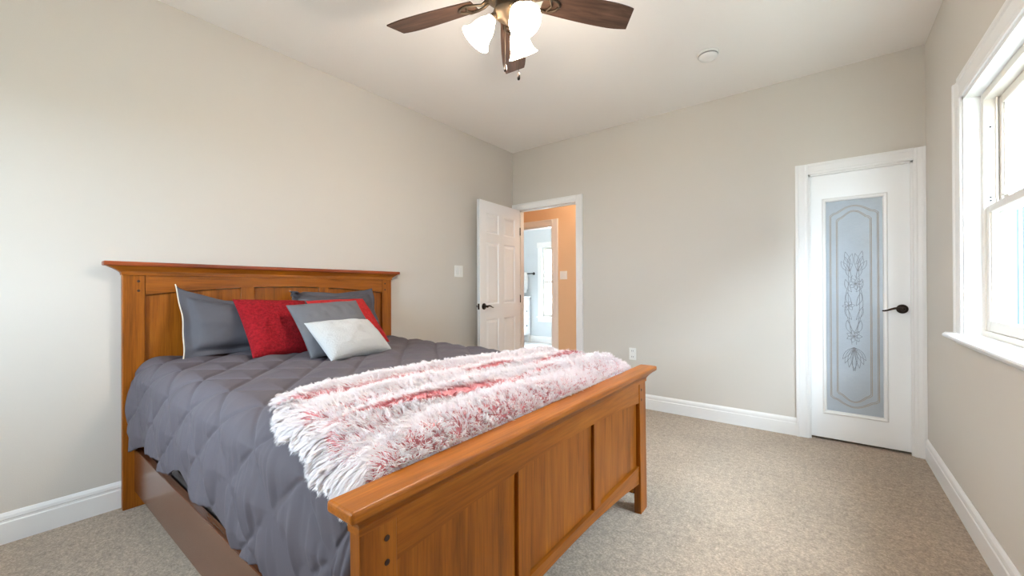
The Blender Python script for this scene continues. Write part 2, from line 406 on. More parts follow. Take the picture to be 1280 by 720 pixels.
for k in range(7): leaf(gc, .78, k*math.pi*2/7, .045, .012)
for k in range(7): leaf(gc+.01, 1.16, k*math.pi*2/7+.3, .042, .012)
for k in range(6): leaf(gc-.03, 1.0, k*math.pi*2/6+.1, .036, .010)
obj('etched_flower', bm, mat('etched_flower_line', srgb(130, 132, 136), .5), d2, True)
bm = bmesh.new(); lever(bm, (.511, 0, .985), (0, -1, 0), (-1, 0, 0), .105, (.031, .031))
obj('door_handle', bm, M['bronze'], d2, True, label='dark bronze lever handle')
# dark closet behind
bm = bmesh.new(); wall_with_holes(bm, 1, YF+.8, YF+.9, D2[0]-.3, XR+.15, 0, H, []); box(bm, D2[0]-.4, D2[0]-.3, YF+TW, YF+.9, 0, H); box(bm, XR+.05, XR+.15, YF+TW, YF+.9, 0, H)
box(bm, D2[0]-.4, XR+.15, YF+TW, YF+.9, H, H+.05); struct('wall_closet', bm, M['wall'])
struct('floor_closet', B(D2[0]-.4, XR+.15, YF+TW*.5, YF+.9, -.06, 0), M['carpet'])

# ------------------------------------------------------------------ window_1 (right wall, double hung)
y0, y1, z0, z1 = W1
wn = struct_empty('window_1', (XR, (y0+y1)/2, z0)); oy = (y0+y1)/2
def wpart(name, bm, m, **k):
    for v in bm.verts: v.co -= Vector((XR, oy, z0))
    return obj(name, bm, m, wn, **k)
cw = .092
bm = bmesh.new()
def vboard(ya, yb, za, zb, out):     # casing board standing on the wall face; thick edge on the outer side
    t = .022
    pr = [(0, 0), (0, .011), (.012, .015), (.020, .012), (yb-ya-.024, .016), (yb-ya-.018, t), (yb-ya, t), (yb-ya, 0)]
    prism(bm, [(XR-d, (yb-u if out == 'l' else ya+u)) for u, d in pr], 2, za, zb)
vboard(y1, y1+cw, z0, z1+cw, 'r'); vboard(y0-cw, y0, z0, z1+cw, 'l')
pr = [(0, 0), (0, .011), (.012, .015), (.020, .012), (cw-.024, .016), (cw-.018, .022), (cw, .022), (cw, 0)]
prism(bm, [(XR-d, z1+u) for u, d in pr], 1, y0, y1)
wpart('casing', bm, M['white'])
bm = bmesh.new(); t = .016
box(bm, XR-.002, XR+.075, y1-t, y1, z0, z1); box(bm, XR-.002, XR+.075, y0, y0+t, z0, z1); box(bm, XR-.002, XR+.075, y0, y1, z1-t, z1)
wpart('jamb_lining', bm, M['white'])
bm = bmesh.new(); prism(bm, [(XR+.15, z0-.022), (XR+.15, z0+.004), (XR-.045, z0+.004), (XR-.055, z0-.005), (XR-.057, z0-.012), (XR-.053, z0-.019), (XR-.045, z0-.022)], 1, y0-cw-.03, y1+cw+.03)
prism(bm, [(XR, z0-.022), (XR-.03, z0-.022), (XR-.026, z0-.034), (XR-.014, z0-.042), (XR-.010, z0-.048), (XR, z0-.05)], 1, y0-cw, y1+cw)
wpart('window_stool', bm, M['white'])
fa, fb = XR+.055, XR+.145
bm = bmesh.new(); f_ = .034
box(bm, fa, fb, y1-t-f_, y1-t, z0, z1-t); box(bm, fa, fb, y0+t, y0+t+f_, z0, z1-t); box(bm, fa, fb, y0+t+f_, y1-t-f_, z1-t-f_, z1-t)
box(bm, fa, fb, y0+t+f_, y1-t-f_, z0, z0+.03)
box(bm, fa+.036, fa+.042, y1-t-f_-.012, y1-t-f_, z0, z1-t-f_); box(bm, fa+.036, fa+.042, y0+t+f_, y0+t+f_+.012, z0, z1-t-f_)
wpart('window_frame', bm, M['vinyl'])
ya, yb = y0+t+f_+.002, y1-t-f_-.002; zm = 1.485
def sash(name, xa, xb, za, zb, top, bot):
    bm = bmesh.new(); s = .042
    for a, b_ in ((ya, ya+s), (yb-s, yb)): box(bm, xa, xb, a, b_, za, zb, .003, 1)
    box(bm, xa, xb, ya+s, yb-s, zb-top, zb, .003, 1); box(bm, xa, xb, ya+s, yb-s, za, za+bot, .003, 1)
    xc = (xa+xb)/2; q = .010
    for a, b_ in ((ya+s, ya+s+q), (yb-s-q, yb-s)): box(bm, xc-.008, xc+.008, a, b_, za+bot, zb-top)
    so = wpart(name, bm, M['vinyl'])
    g = bmesh.new(); box(g, xc-.002, xc+.002, ya+s+.002, yb-s-.002, za+bot+.001, zb-top-.001)
    for v in g.verts: v.co -= Vector((XR, oy, z0))
    obj('glass_pane', g, M['glass'], so)
    return so
sash('lower_sash', fa+.006, fa+.034, z0+.03, zm+.02, .034, .05)
sash('upper_sash', fa+.046, fa+.074, zm-.02, z1-t-f_-.002, .04, .034)
for yy in (yb-.25, ya+.25):
    bm = bmesh.new(); box(bm, fa+.008, fa+.040, yy-.028, yy+.028, zm+.02, zm+.030, .003); box(bm, fa+.0, fa+.014, yy-.01, yy+.02, zm+.028, zm+.036, .002)
    wpart('sash_lock', bm, M['vinyl'])
for zz in (1.53, 1.545, 1.87):
    bm = bmesh.new(); tube(bm, [(fa+.02, y1-t-f_-.0, zz), (fa+.02, y1-t-f_-.004, zz)], .004, 8); wpart('screw', bm, M['gap'])
portal((XR+.16, oy, (z0+z1)/2), (-1, 0, 0), y1-y0, z1-z0)

# unseen rear window, added to supply daylight from behind the camera
bx0, bx1, bz0, bz1 = W2
wb = struct_empty('added_window_2', ((bx0+bx1)/2, YB, bz0)); ox = (bx0+bx1)/2
bm = bmesh.new(); c_ = .09
box(bm, bx0-c_, bx0, YB, YB+.02, bz0, bz1+c_); box(bm, bx1, bx1+c_, YB, YB+.02, bz0, bz1+c_); box(bm, bx0, bx1, YB, YB+.02, bz1, bz1+c_); box(bm, bx0-c_-.03, bx1+c_+.03, YB-TW, YB+.05, bz0-.022, bz0+.004)
for v in bm.verts: v.co -= Vector((ox, YB, bz0))
obj('casing', bm, M['white'], wb)
bm = bmesh.new()
box(bm, bx0, bx0+.05, YB-.09, YB-.03, bz0, bz1); box(bm, bx1-.05, bx1, YB-.09, YB-.03, bz0, bz1); box(bm, bx0+.05, bx1-.05, YB-.09, YB-.03, bz0+.004, bz0+.05); box(bm, bx0+.05, bx1-.05, YB-.09, YB-.03, bz1-.05, bz1)
box(bm, bx0+.05, bx1-.05, YB-.085, YB-.035, 1.45, 1.50)
for v in bm.verts: v.co -= Vector((ox, YB, bz0))
obj('window_frame', bm, M['vinyl'], wb)
bm = B(bx0+.05, bx1-.05, YB-.062, YB-.058, bz0+.05, bz1-.05)
for v in bm.verts: v.co -= Vector((ox, YB, bz0))
obj('glass_pane', bm, M['glass'], wb)
portal((ox, YB-TW-.01, (bz0+bz1)/2), (0, 1, 0), bx1-bx0, bz1-bz0)

# outside: ground and the neighbour's white board siding
struct('ground_outside', B(-30, 30, -30, 30, -.35, -.30), mat('ground', srgb(150, 150, 140), .95, var=(2, .2)))
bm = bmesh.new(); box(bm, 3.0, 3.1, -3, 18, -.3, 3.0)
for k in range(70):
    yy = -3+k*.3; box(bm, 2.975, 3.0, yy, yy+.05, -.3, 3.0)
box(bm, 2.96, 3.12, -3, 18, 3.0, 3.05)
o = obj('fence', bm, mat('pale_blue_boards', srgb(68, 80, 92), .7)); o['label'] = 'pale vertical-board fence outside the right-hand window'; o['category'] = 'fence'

# ------------------------------------------------------------------ hall and bathroom beyond the open door
HY, BY = 4.9, 7.1
BD = (-3.80, -3.066, 2.04)
struct('floor_hall', B(-4.3, -.9, YF+TW*.5, HY+.12, -.06, -.001), M['tile'])
bm = bmesh.new(); wall_with_holes(bm, 1, HY, HY+.12, -4.3, -.9, 0, H, [(BD[0], BD[1], 0, BD[2])]); struct('wall_hall', bm, M['hall_wall'])
bm = B(-4.4, -4.3, YF, HY+.12, 0, H); box(bm, -.9, -.8, YF+TW, HY+.12, 0, H); box(bm, -4.4, XL-TW, YF, YF+TW, -.06, H+.1); struct('wall_hall_end', bm, M['hall_wall'])
struct('ceiling_hall', B(-4.4, -.8, YF+TW, HY+.12, H, H+.1), M['ceiling'])
bm = casing('trim_3', BD[0], BD[1], BD[2], .085, .095, HY); jamb(bm, BD[0]+.018, BD[1]-.018, BD[2]-.018, HY-.002, HY+.12); struct('trim_3', bm, M['white'])
struct('floor_bath', B(-6.6, -2.6, HY+.12, BY+.12, -.06, -.001), M['tile'])
BW = (-4.70, -3.95, .55, 2.0)
bm = bmesh.new(); wall_with_holes(bm, 1, BY, BY+.12, -6.6, -2.6, 0, H, [BW]); struct('wall_bath', bm, M['bath_wall'])
bm = B(-6.7, -6.6, HY, BY+.12, 0, H); box(bm, -2.6, -2.5, HY, BY+.12, 0, H); box(bm, -6.7, -4.3, HY, HY+.12, 0, H); struct('wall_bath_side', bm, M['bath_wall'])
struct('ceiling_bath', B(-6.7, -2.5, HY+.12, BY+.12, H, H+.1), M['ceiling'])
bm = bmesh.new(); prism(bm, [(BY-d, z) for d, z in base_poly()], 0, -6.6, -2.6); struct('baseboard_bath', bm, M['white'])
wb3 = struct_empty('window_3', ((BW[0]+BW[1])/2, BY, BW[2])); o3 = Vector(((BW[0]+BW[1])/2, BY, BW[2]))
bm = bmesh.new(); c_ = .1
box(bm, BW[0]-c_, BW[0], BY-.02, BY, BW[2], BW[3]+.1); box(bm, BW[1], BW[1]+c_, BY-.02, BY, BW[2], BW[3]+.1); box(bm, BW[0]-c_-.015, BW[1]+c_+.015, BY-.026, BY, BW[3], BW[3]+.11)
box(bm, BW[0]-c_-.02, BW[1]+c_+.02, BY-.05, BY+.1, BW[2]-.025, BW[2]); box(bm, BW[0]-c_, BW[1]+c_, BY-.018, BY, BW[2]-.11, BW[2]-.025)
for v in bm.verts: v.co -= o3
obj('casing', bm, M['white'], wb3)
bm = bmesh.new(); a_, b_ = BY+.03, BY+.08
box(bm, BW[0], BW[0]+.05, a_, b_, BW[2], BW[3]); box(bm, BW[1]-.05, BW[1], a_, b_, BW[2], BW[3]); w0, w1 = BW[0]+.05, BW[1]-.05; box(bm, w0, w1, a_, b_, BW[2]+.004, BW[2]+.05); box(bm, w0, w1, a_, b_, BW[3]-.05, BW[3]); box(bm, w0, w1, a_, b_, 1.26, 1.31)
for v in bm.verts: v.co -= o3
obj('window_frame', bm, M['vinyl'], wb3)
bm = B(BW[0]+.05, BW[1]-.05, BY+.052, BY+.056, BW[2]+.05, BW[3]-.05)
for v in bm.verts: v.co -= o3
obj('glass_pane', bm, M['glass'], wb3)
portal(((BW[0]+BW[1])/2, BY+.13, (BW[2]+BW[3])/2), (0, -1, 0), .75, 1.45)
def lamp(name, loc, watts, col, rad=.06):
    l = bpy.data.lights.new(name, 'POINT'); l.energy = watts; l.color = col; l.shadow_soft_size = rad
    o = bpy.data.objects.new(name, l); link(o); o.location = loc; return o
lamp('hall_ceiling_lamp', (-2.25, 4.55, 2.58), HALLW, (1, .79, .60), .1)
lamp('bath_fill_lamp', (-4.6, 6.0, 2.5), BATHW, (1, .97, .93), .15)  # unseen lamp without a fixture, added to brighten the bathroom

# bathroom vanity
vx1, vx0, vy0, vy1 = -4.98, -5.53, 5.35, BY-.018
van = thing('bathroom_vanity', 'white bathroom vanity with drawers seen through the open doorway', 'vanity', ((vx0+vx1)/2, (vy0+vy1)/2, 0)); vo = Vector(((vx0+vx1)/2, (vy0+vy1)/2, 0))
def vp(name, bm, m, parent=van, **k):
    for v in bm.verts: v.co -= vo
    return obj(name, bm, m, parent, **k)
vp('cabinet', B(vx0, vx1-.02, vy0, vy1, .16, .94), M['white'])
for yy in (vy0, vy1-.05): vp('leg', B(vx1-.075, vx1-.022, yy, yy+.05, 0, .16), M['white'])
for yy in (vy0, vy1-.05): vp('leg', B(vx0, vx0+.05, yy, yy+.05, 0, .16), M['white'])
vp('countertop', B(vx0, vx1+.015, vy0-.01, vy1, .94, .975, .004), mat('pale_stone', srgb(225, 225, 225), .2))
zs_ = [.18, .50, .79, .925]
for ya_, yb_, kn in ((vy1-.60, vy1-.02, 1), (vy0+.57, vy1-.61, 0), (vy0+.02, vy0+.56, 1)):
    for k in range(3):
        dr = vp('drawer' if kn else 'door_front', B(vx1-.02, vx1, ya_, yb_, zs_[k], zs_[k+1]-.014, .003), M['white'])
        if k == 2 or not kn: continue
        for yy in (ya_+.16, yb_-.16):
            bm = bmesh.new(); lathe(bm, [(0, 0), (.006, 0), (.006, .012), (.015, .018), (.013, .027), (0, .03)], 12, Matrix.Translation((vx1, yy, (zs_[k]+zs_[k+1])/2+.02)) @ Matrix.Rotation(R(90), 4, 'Y'))
            vp('drawer_knob', bm, M['black'], dr)
tb = thing('towel_bar', 'black metal towel bar on the bathroom wall above the vanity', 'towel bar', (-5.25, BY, 1.46))
bm = bmesh.new(); tube(bm, [(-.35, -.07, 0), (.35, -.07, 0)], .011, 10); obj('bar', bm, M['black'], tb)
for s in (-1, 1):
    bm = bmesh.new(); tube(bm, [(s*.34, 0, 0), (s*.34, -.008, 0), (s*.34, -.0081, 0), (s*.34, -.085, 0)], [.03, .03, .012, .012], 14); obj('bar_bracket', bm, M['black'], tb)
tw = bmesh.new()
prof = [(-.100, 1.05), (-.097, 1.2), (-.090, 1.40), (-.086, 1.455), (-.078, 1.480), (-.070, 1.486), (-.062, 1.480), (-.054, 1.455), (-.048, 1.3), (-.046, 1.12)]
rows = []
for i in range(11):
    x = -5.22+.19*i/10; rows.append([tw.verts.new((x-(-5.125), d+.004*math.sin(i*1.3)*(1 if z < 1.4 else 0), z-1.46)) for d, z in prof])
for a, b_ in zip(rows, rows[1:]):
    for k in range(len(prof)-1): tw.faces.new((a[k], b_[k], b_[k+1], a[k+1]))
t_ = obj('hand_towel', tw, mat('white_towel', srgb(240, 240, 240), .95, bump=(300, .4)), None, True)
t_.location = (-5.125, BY, 1.46); md = t_.modifiers.new('thick', 'SOLIDIFY'); md.thickness = .006; md.offset = 1
t_['label'] = 'white hand towel hanging over the black towel bar'; t_['category'] = 'towel'

# ------------------------------------------------------------------ bed
BX, BYY, BTH = -2.848, .410, .013
BWD, BL = 1.64, 2.132
bed = thing('bed', 'honey-brown wooden panel bed with tall headboard and low footboard', 'bed', (BX, BYY, 0), BTH)
hb = obj('headboard', bmesh.new(), M['wood_y'], bed); fbd = obj('footboard', bmesh.new(), M['wood_y'], bed)
def fill(o, bm):
    bmesh.ops.recalc_face_normals(bm, faces=bm.faces); bm.to_mesh(o.data); bm.free()
def arch_rail(bm, xa, xb, ya, yb, ztop, zend, zmid, n=24):
    """top rail whose lower edge arches from zend at the ends to zmid in the middle"""
    low = [(ya+(yb-ya)*i/n, zend+(zmid-zend)*(1-(2*i/n-1)**2)) for i in range(n+1)]
    f = [bm.verts.new((xb, y, z)) for y, z in low]; ft = [bm.verts.new((xb, y, ztop)) for y, z in low]
    g = [bm.verts.new((xa, y, z)) for y, z in low]; gt = [bm.verts.new((xa, y, ztop)) for y, z in low]
    for i in range(n):
        bm.faces.new((f[i], f[i+1], ft[i+1], ft[i])); bm.faces.new((g[i+1], g[i], gt[i], gt[i+1]))
        bm.faces.new((f[i+1], f[i], g[i], g[i+1])); bm.faces.new((ft[i], ft[i+1], gt[i+1], gt[i]))
    bm.faces.new((f[0], ft[0], gt[0], g[0])); bm.faces.new((f[n], g[n], gt[n], ft[n]))
PW = .088
def board(parent, X, ztop_m, zcap0, zcap1, arch, zlow, lowrail, th, capx, capov, stiles, capmat, post_flare):
    """X: front face. builds posts, arched rail, stiles, panels, moulding, cap"""
    bm = bmesh.new(); arch_rail(bm, X-th+.004, X-.003, PW+.0015, BWD-PW-.0015, ztop_m, arch[0], arch[1]); fill(parent, bm)
    for s, ya in ((0, 0.), (1, BWD-PW)):
        bm = bmesh.new(); box(bm, X-th, X, ya, ya+PW, 0, ztop_m, .003, 2)
        if post_flare:                                     # slightly out-curved foot
            for v in bm.verts:
                if v.co.z < .02: v.co.x += .006
        obj('post', bm, M['wood_z'], parent)
        for zz in arch[2]:
            bm = bmesh.new(); yy = ya+(.062 if s == 0 else PW-.062); tube(bm, [(X-.004, yy, zz), (X+.0015, yy, zz)], .0065, 10); obj('peg', bm, M['peg'], parent, label='dark round peg')
    ys = [PW]+[c for st in stiles for c in st]+[BWD-PW]
    for a, b_ in stiles: obj('stile', B(X-.0265, X-.006, a, b_, zlow-.004, arch[1]+.004, .002, 1), M['wood_z'], parent)
    for k in range(0, len(ys), 2):
        a, b_ = ys[k]+.003, ys[k+1]-.003; bm = bmesh.new(); nn = 16
        az = lambda y: arch[0]+(arch[1]-arch[0])*(1-(2*(y-PW)/(BWD-2*PW)-1)**2)-.0035
        prism(bm, [(a, zlow+.003), (b_, zlow+.003)]+[(b_+(a-b_)*i/nn, az(b_+(a-b_)*i/nn)) for i in range(nn+1)], 0, X-.026, X-.017)
        obj('panel', bm, M['wood_z'], parent)
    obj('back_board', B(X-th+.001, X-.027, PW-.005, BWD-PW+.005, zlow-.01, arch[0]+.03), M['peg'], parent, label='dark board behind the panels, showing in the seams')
    bm = bmesh.new()
    zl, zr = lowrail
    n = 24; low = [(PW+(BWD-2*PW)*i/n, zl+zr*(1-(2*i/n-1)**2)) for i in range(n+1)]
    f = [bm.verts.new((X-.004, y, z)) for y, z in low]; ft = [bm.verts.new((X-.004, y, zlow)) for y, z in low]
    g = [bm.verts.new((X-th+.004, y, z)) for y, z in low]; gt = [bm.verts.new((X-th+.004, y, zlow)) for y, z in low]
    for i in range(n):
        bm.faces.new((f[i], f[i+1], ft[i+1], ft[i])); bm.faces.new((g[i+1], g[i], gt[i], gt[i+1])); bm.faces.new((f[i+1], f[i], g[i], g[i+1])); bm.faces.new((ft[i], ft[i+1], gt[i+1], gt[i]))
    bm.faces.new((f[0], ft[0], gt[0], g[0])); bm.faces.new((f[n], g[n], gt[n], ft[n]))
    obj('lower_rail', bm, M['wood_y'], parent)
    # cove moulding under the cap, returns on both ends
    bm = bmesh.new(); steps = 7; hgt = zcap0-ztop_m; mx_ = capx-.008; rows = []
    for i in range(steps+1):
        t = i/steps; e = mx_*(1-math.cos(t*math.pi/2)); ey = (capov-.012)*(1-math.cos(t*math.pi/2)); z = ztop_m+hgt*t
        if i == 0: e = .004; ey = .004; 
        e = max(e, .004); ey = max(ey, .004)
        rows.append([bm.verts.new(p) for p in ((X-th, -ey, z), (X+e, -ey, z), (X+e, BWD+ey, z), (X-th, BWD+ey, z))])
    for a, b_ in zip(rows, rows[1:]):
        for k in range(4): bm.faces.new((a[k], a[(k+1) % 4], b_[(k+1) % 4], b_[k]))
    bm.faces.new(rows[0][::-1]); bm.faces.new(rows[-1]); obj('moulding', bm, M['wood_y'], parent)
    return capx
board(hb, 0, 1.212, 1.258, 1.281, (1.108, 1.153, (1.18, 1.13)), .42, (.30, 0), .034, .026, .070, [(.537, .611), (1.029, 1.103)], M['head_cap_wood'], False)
bm = bmesh.new(); box(bm, -.034, .026, -.072, BWD+.072, 1.258, 1.281, .006, 3); obj('cap', bm, M['head_cap_wood'], hb)
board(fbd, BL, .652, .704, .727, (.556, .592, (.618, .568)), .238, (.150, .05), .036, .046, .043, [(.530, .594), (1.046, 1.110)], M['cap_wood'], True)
bm = bmesh.new(); box(bm, BL-.042, BL+.046, -.045, BWD+.045, .704, .728, .007, 3); obj('cap', bm, M['cap_wood'], fbd)
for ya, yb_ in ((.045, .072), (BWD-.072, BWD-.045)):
    obj('side_rail', B(-.002, BL-.034, ya, yb_, .085, .305, .003, 2), M['shaded_rail_wood'], bed, label='wooden side rail, coloured browner and darker as in shade')
bm = bmesh.new()
box(bm, -.002, BL-.034, .072, .095, .10, .13); box(bm, -.002, BL-.034, BWD-.095, BWD-.072, .10, .13)
for k in range(12): box(bm, .06+.17*k, .13+.17*k, .075, BWD-.075, .13, .15)
obj('slat_base', bm, M['wood_y'], bed)
bspr = obj('box_spring', B(.012, 2.06, .085, BWD-.085, .15, .34, .03, 3), mat('box_spring_cloth', srgb(70, 62, 60), .9))
bspr['label'] = 'dark box spring between the wooden side rails under the comforter'; bspr['category'] = 'box spring'
mtr = obj('mattress', B(.016, 2.05, .09, BWD-.09, .34, .715, .05, 4), mat('mattress_cloth', srgb(232, 234, 238), .9, bump=(200, .2)), None, True)
mtr['label'] = 'white mattress covered by the grey quilted comforter'; mtr['category'] = 'mattress'
def onbed(o, z=0):
    o.location = (BX, BYY, z); o.rotation_euler = (0, 0, BTH); return o
onbed(bspr); onbed(mtr)

# ------------------------------------------------------------------ comforter
RX0, RX1, RY0, RY1 = .016, 1.985, .145, 1.495
AA, BB, ARC = .112, .125, .187
def skirt(d):
    """outward travel and drop for a cloth running distance d past the flat top"""
    t = np.clip(d/ARC, 0, 1)*np.pi/2
    r = AA*np.sin(t); dr = BB*(1-np.cos(t)); e = np.clip(d-ARC, 0, None)
    return r+.012*np.sin(np.clip(e/.30, 0, 1)*np.pi), dr+e, t
def comf(U, V):
    """point and unit normal of the smooth comforter surface at unrolled coordinates (bed frame)"""
    U = np.asarray(U, float); V = np.asarray(V, float)
    ex = np.clip(U-RX1, 0, None); ey = np.where(V < RY0, RY0-V, np.where(V > RY1, V-RY1, 0)); sy = np.where(V < RY0, -1., 1.)
    d = np.maximum(ex, ey); ang = np.arctan2(ey, np.where((ex == 0) & (ey == 0), 1, ex))
    ca, sa = np.cos(ang), np.sin(ang)*sy
    r, dr, t = skirt(d)
    bx = np.minimum(U, RX1); by = np.clip(V, RY0, RY1)
    zt = .764-.012*U + .006*np.exp(-((V-.82)/.5)**2)
    P = np.stack([bx+r*ca, by+r*sa, zt-dr], -1)
    st, ct = np.sin(t), np.cos(t)
    N = np.stack([st*ca*np.where(d > 0, 1, 0), st*sa*np.where(d > 0, 1, 0), ct], -1)
    N /= np.linalg.norm(N, axis=-1, keepdims=True)
    return P, N, d
def quilt(U, V, d):
    p, k = .30, 1.15
    def lines(c):
        f = c/p-np.round(c/p); return np.abs(f)*p/math.sqrt(1+k*k)
    wob = .012*(vnoise(U*7, V*7, 3)-.5)
    dm = np.minimum(lines(U+k*V-.02+wob), lines(U-k*V-.02-wob))
    puff = .012*(1-np.exp(-(dm/.050)**2))-.007*np.exp(-(dm/.008)**2)
    side = np.clip((d-.06)/.25, 0, 1)
    wr = .0060*(vnoise(U*24+V*3, V*4, 5)-.5)+.0045*(vnoise(U*58+V*6, V*6, 8)-.5)          # gathers running down the side
    wt = .004*(vnoise(U*7+V*4, V*12-U*3, 11)-.5)                                       # soft creases on top
    fold = .016*np.sin(U*13+1.1*np.sin(U*5))*np.clip((d-.2)/.28, 0, 1)
    return puff+wr*(.10+2.4*side)+wt*(1-side)+fold
DH = .50
us = np.concatenate([np.linspace(RX0, RX1, 300), RX1+np.linspace(0, DH, 90)[1:]])
vs = np.concatenate([RY0-np.linspace(DH, 0, 110)[:-1], np.linspace(RY0, RY1, 190), RY1+np.linspace(0, .42, 60)[1:]])
U, V = np.meshgrid(us, vs, indexing='ij')
# hem depth varies along the near side, foot end is tucked short
hem_u = [0, .05, .30, .50, .57, .60, .72, .80, .86, .92, .95, 1.2, 1.35, 1.43, 1.6, 1.8, 2.0]
hem_d = [.53, .52, .44, .425, .43, .46, .45, .41, .40, .42, .43, .43, .46, .47, .47, .48, .5]
lim = np.interp(U, hem_u, hem_d)-.012*np.abs(np.sin(U*9))
V2 = np.where(V < RY0, RY0-(RY0-V)*lim/DH, V)
U2 = np.where(U > RX1, RX1+(U-RX1)*np.where(V < RY0-.0, 1.0, .62), U)
P, N, d = comf(U2, V2)
off = quilt(U2, V2, d)
lim_out = np.clip((d-.19)/.05, 0, 1)
off = np.where(d > .19, np.maximum(off, -.004), off)
P = P+N*off[..., None]
P[..., 1] = np.where(V > .8, np.minimum(P[..., 1], BWD+.01), P[..., 1])
P[..., 0] = np.minimum(P[..., 0], BL-.042)
# pulled back a little at the far head corner, where the sheet shows
me = grid_mesh('comforter', P, mat('grey_quilt_cloth', srgb(93, 88, 95), .75, spec=.25, bump=(26, .18, (1.0, .35, 1.0))))
o = bpy.data.objects.new('comforter', me); link(o); onbed(o)
md = o.modifiers.new('thick', 'SOLIDIFY'); md.thickness = .012; md.offset = -1
o['label'] = 'dark grey diamond-quilted comforter spread over the bed'; o['category'] = 'comforter'

# ------------------------------------------------------------------ furry throw
def throw():
    nu, nv = 90, 200
    a = np.linspace(0, 1, nu); b = np.linspace(0, 1, nv)
    A, Bv = np.meshgrid(a, b, indexing='ij')
    def uv(A, Bv):
        lo = .145-.135*A**.8+.012*np.sin(A*11)+.05*np.exp(-(A/.06)**2)+.035*(vnoise(A*8, A*0, 77)-.5)                   # near edge (unrolled)
        hi = 1.66+.02*np.sin(A*7)
        V = lo+(hi-lo)*Bv
        u0 = 1.40+.12*Bv+.012*np.sin(Bv*17)+.008*np.sin(Bv*41+1)
        u1 = 2.10
        return u0+(u1-u0)*A, V
    def height(A, Bv, U, V):
        e = np.minimum(np.minimum(A, 1-A)/.10, np.minimum(Bv, 1-Bv)/.04); e = np.clip(e, 0, 1); e = np.sqrt(e*(2-e))
        rid = .010*np.sin(U*34+2.2*np.sin(V*3.1))+.012*(vnoise(U*9, V*5, 21)-.5)
        return .014+(.012+rid)*e
    U, V = uv(A, Bv); P, N, d = comf(U, V); h = height(A, Bv, U, V)+.010
    base = P+N*h[..., None]
    base[..., 0] = np.minimum(base[..., 0], BL-.046)
    nb = nu*nv; idx = np.arange(nb).reshape(nu, nv)
    q = np.stack([idx[:-1, :-1], idx[1:, :-1], idx[1:, 1:], idx[:-1, 1:]], -1).reshape(-1, 4)
    # strands
    n = 130000
    sA = RNG.random(n); sB = RNG.random(n)
    ne = 12000                                                   # extra along the visible edges
    sA[:ne] = RNG.random(ne); sB[:ne] = RNG.random(ne)*.02
    sA[ne:2*ne] = RNG.random(ne)*.05
    sU, sV = uv(sA, sB); sP, sN, sd = comf(sU, sV); sP = sP+sN*(height(sA, sB, sU, sV)+.008)[:, None]
    e = 1e-3
    Pu = comf(sU+e, sV)[0]-comf(sU, sV)[0]; Pv = comf(sU, sV+e)[0]-comf(sU, sV)[0]
    Pu /= np.linalg.norm(Pu, axis=1, keepdims=True)+1e-9; Pv /= np.linalg.norm(Pv, axis=1, keepdims=True)+1e-9
    # partings run across the bed; fur falls away from them and shows its pink roots
    lines = [1.475, 1.60, 1.73, 1.86]
    slope = [.14, .10, .06, .03]
    du = np.full(n, 9.); sg = np.zeros(n)
    for l, s_ in zip(lines, slope):
        c = l+s_*sV+.022*np.sin(sV*5+l*9)+.05*(vnoise(sV*4+l*31, sV*0+l, 4)-.5)
        dd = sU-c; m_ = np.abs(dd) < np.abs(du); du = np.where(m_, dd, du); sg = np.where(m_, np.sign(dd), sg)
    clx = (vnoise(sU*38, sV*38, 31)-.5)*2; cly = (vnoise(sU*38+50, sV*38, 32)-.5)*2
    part = np.exp(-(du/.030)**2)
    open_ = np.clip(vnoise(sV*3.2+7, sU*6, 44)*2.2-.45, 0, 1)   # only stretches of each parting lie open
    lean_u = sg*(1.5*part*(.35+.65*open_))+clx*.45-.10
    lean_v = cly*.45-.50
    edge = np.clip(1-sB/.05, 0, 1); lean_v = lean_v-1.2*edge
    topedge = np.clip(1-sA/.06, 0, 1); lean_u = lean_u-1.0*topedge
    dirv = Pu*lean_u[:, None]+Pv*lean_v[:, None]+sN*(.55+.35*RNG.random(n))[:, None]+RNG.normal(0, .27, (n, 3))
    dirv /= np.linalg.norm(dirv, axis=1, keepdims=True)
    L = (.026+.016*RNG.random(n))
    side = np.cross(dirv, sN+RNG.normal(0, .3, (n, 3))); side /= np.linalg.norm(side, axis=1, keepdims=True)+1e-9
    wd_ = .0010
    grav = np.array([0, 0, -1.])
    # tufts: hairs of one small patch gather towards a common tip
    cs = .0115
    jx = sU/cs+.5*vnoise(sU*60, sV*60, 61); jy = sV/cs+.5*vnoise(sU*60+9, sV*60, 62)
    key = (np.floor(jx).astype(np.int64)*100003+np.floor(jy).astype(np.int64)); _, inv = np.unique(key, return_inverse=True); inv = inv.ravel()
    cnt = np.bincount(inv).astype(float)
    def avg(q_): return np.stack([np.bincount(inv, q_[:, k])/cnt for k in range(3)], 1)
    cP = avg(sP)[inv]; cD = avg(dirv); cD = cD+RNG.normal(0, .30, cD.shape); cD /= np.linalg.norm(cD, axis=1, keepdims=True); cL = (.027+.017*RNG.random(len(cnt)))[inv]; cD = cD[inv]
    wgt = (.42+.35*RNG.random(n))[:, None]
    pts = []
    for t, wv in ((0, 1.), (.35, 1.1), (.7, .8), (1., .15)):
        c = sP+dirv*(L*t)[:, None]
        k_ = wgt*t**.8
        c = c*(1-k_)+(cP+cD*(cL*t)[:, None])*k_+grav*(L*.28*t*t)[:, None]
        pts += [c-side*wd_*wv, c+side*wd_*wv]
    SV = np.stack(pts, 1)                                       # n,8,3
    # keep the fur from sinking into the footboard
    SV[..., 0] = np.where(SV[..., 2] < .735, np.minimum(SV[..., 0], BL-.045), SV[..., 0])
    b0 = nb+np.arange(n)*8
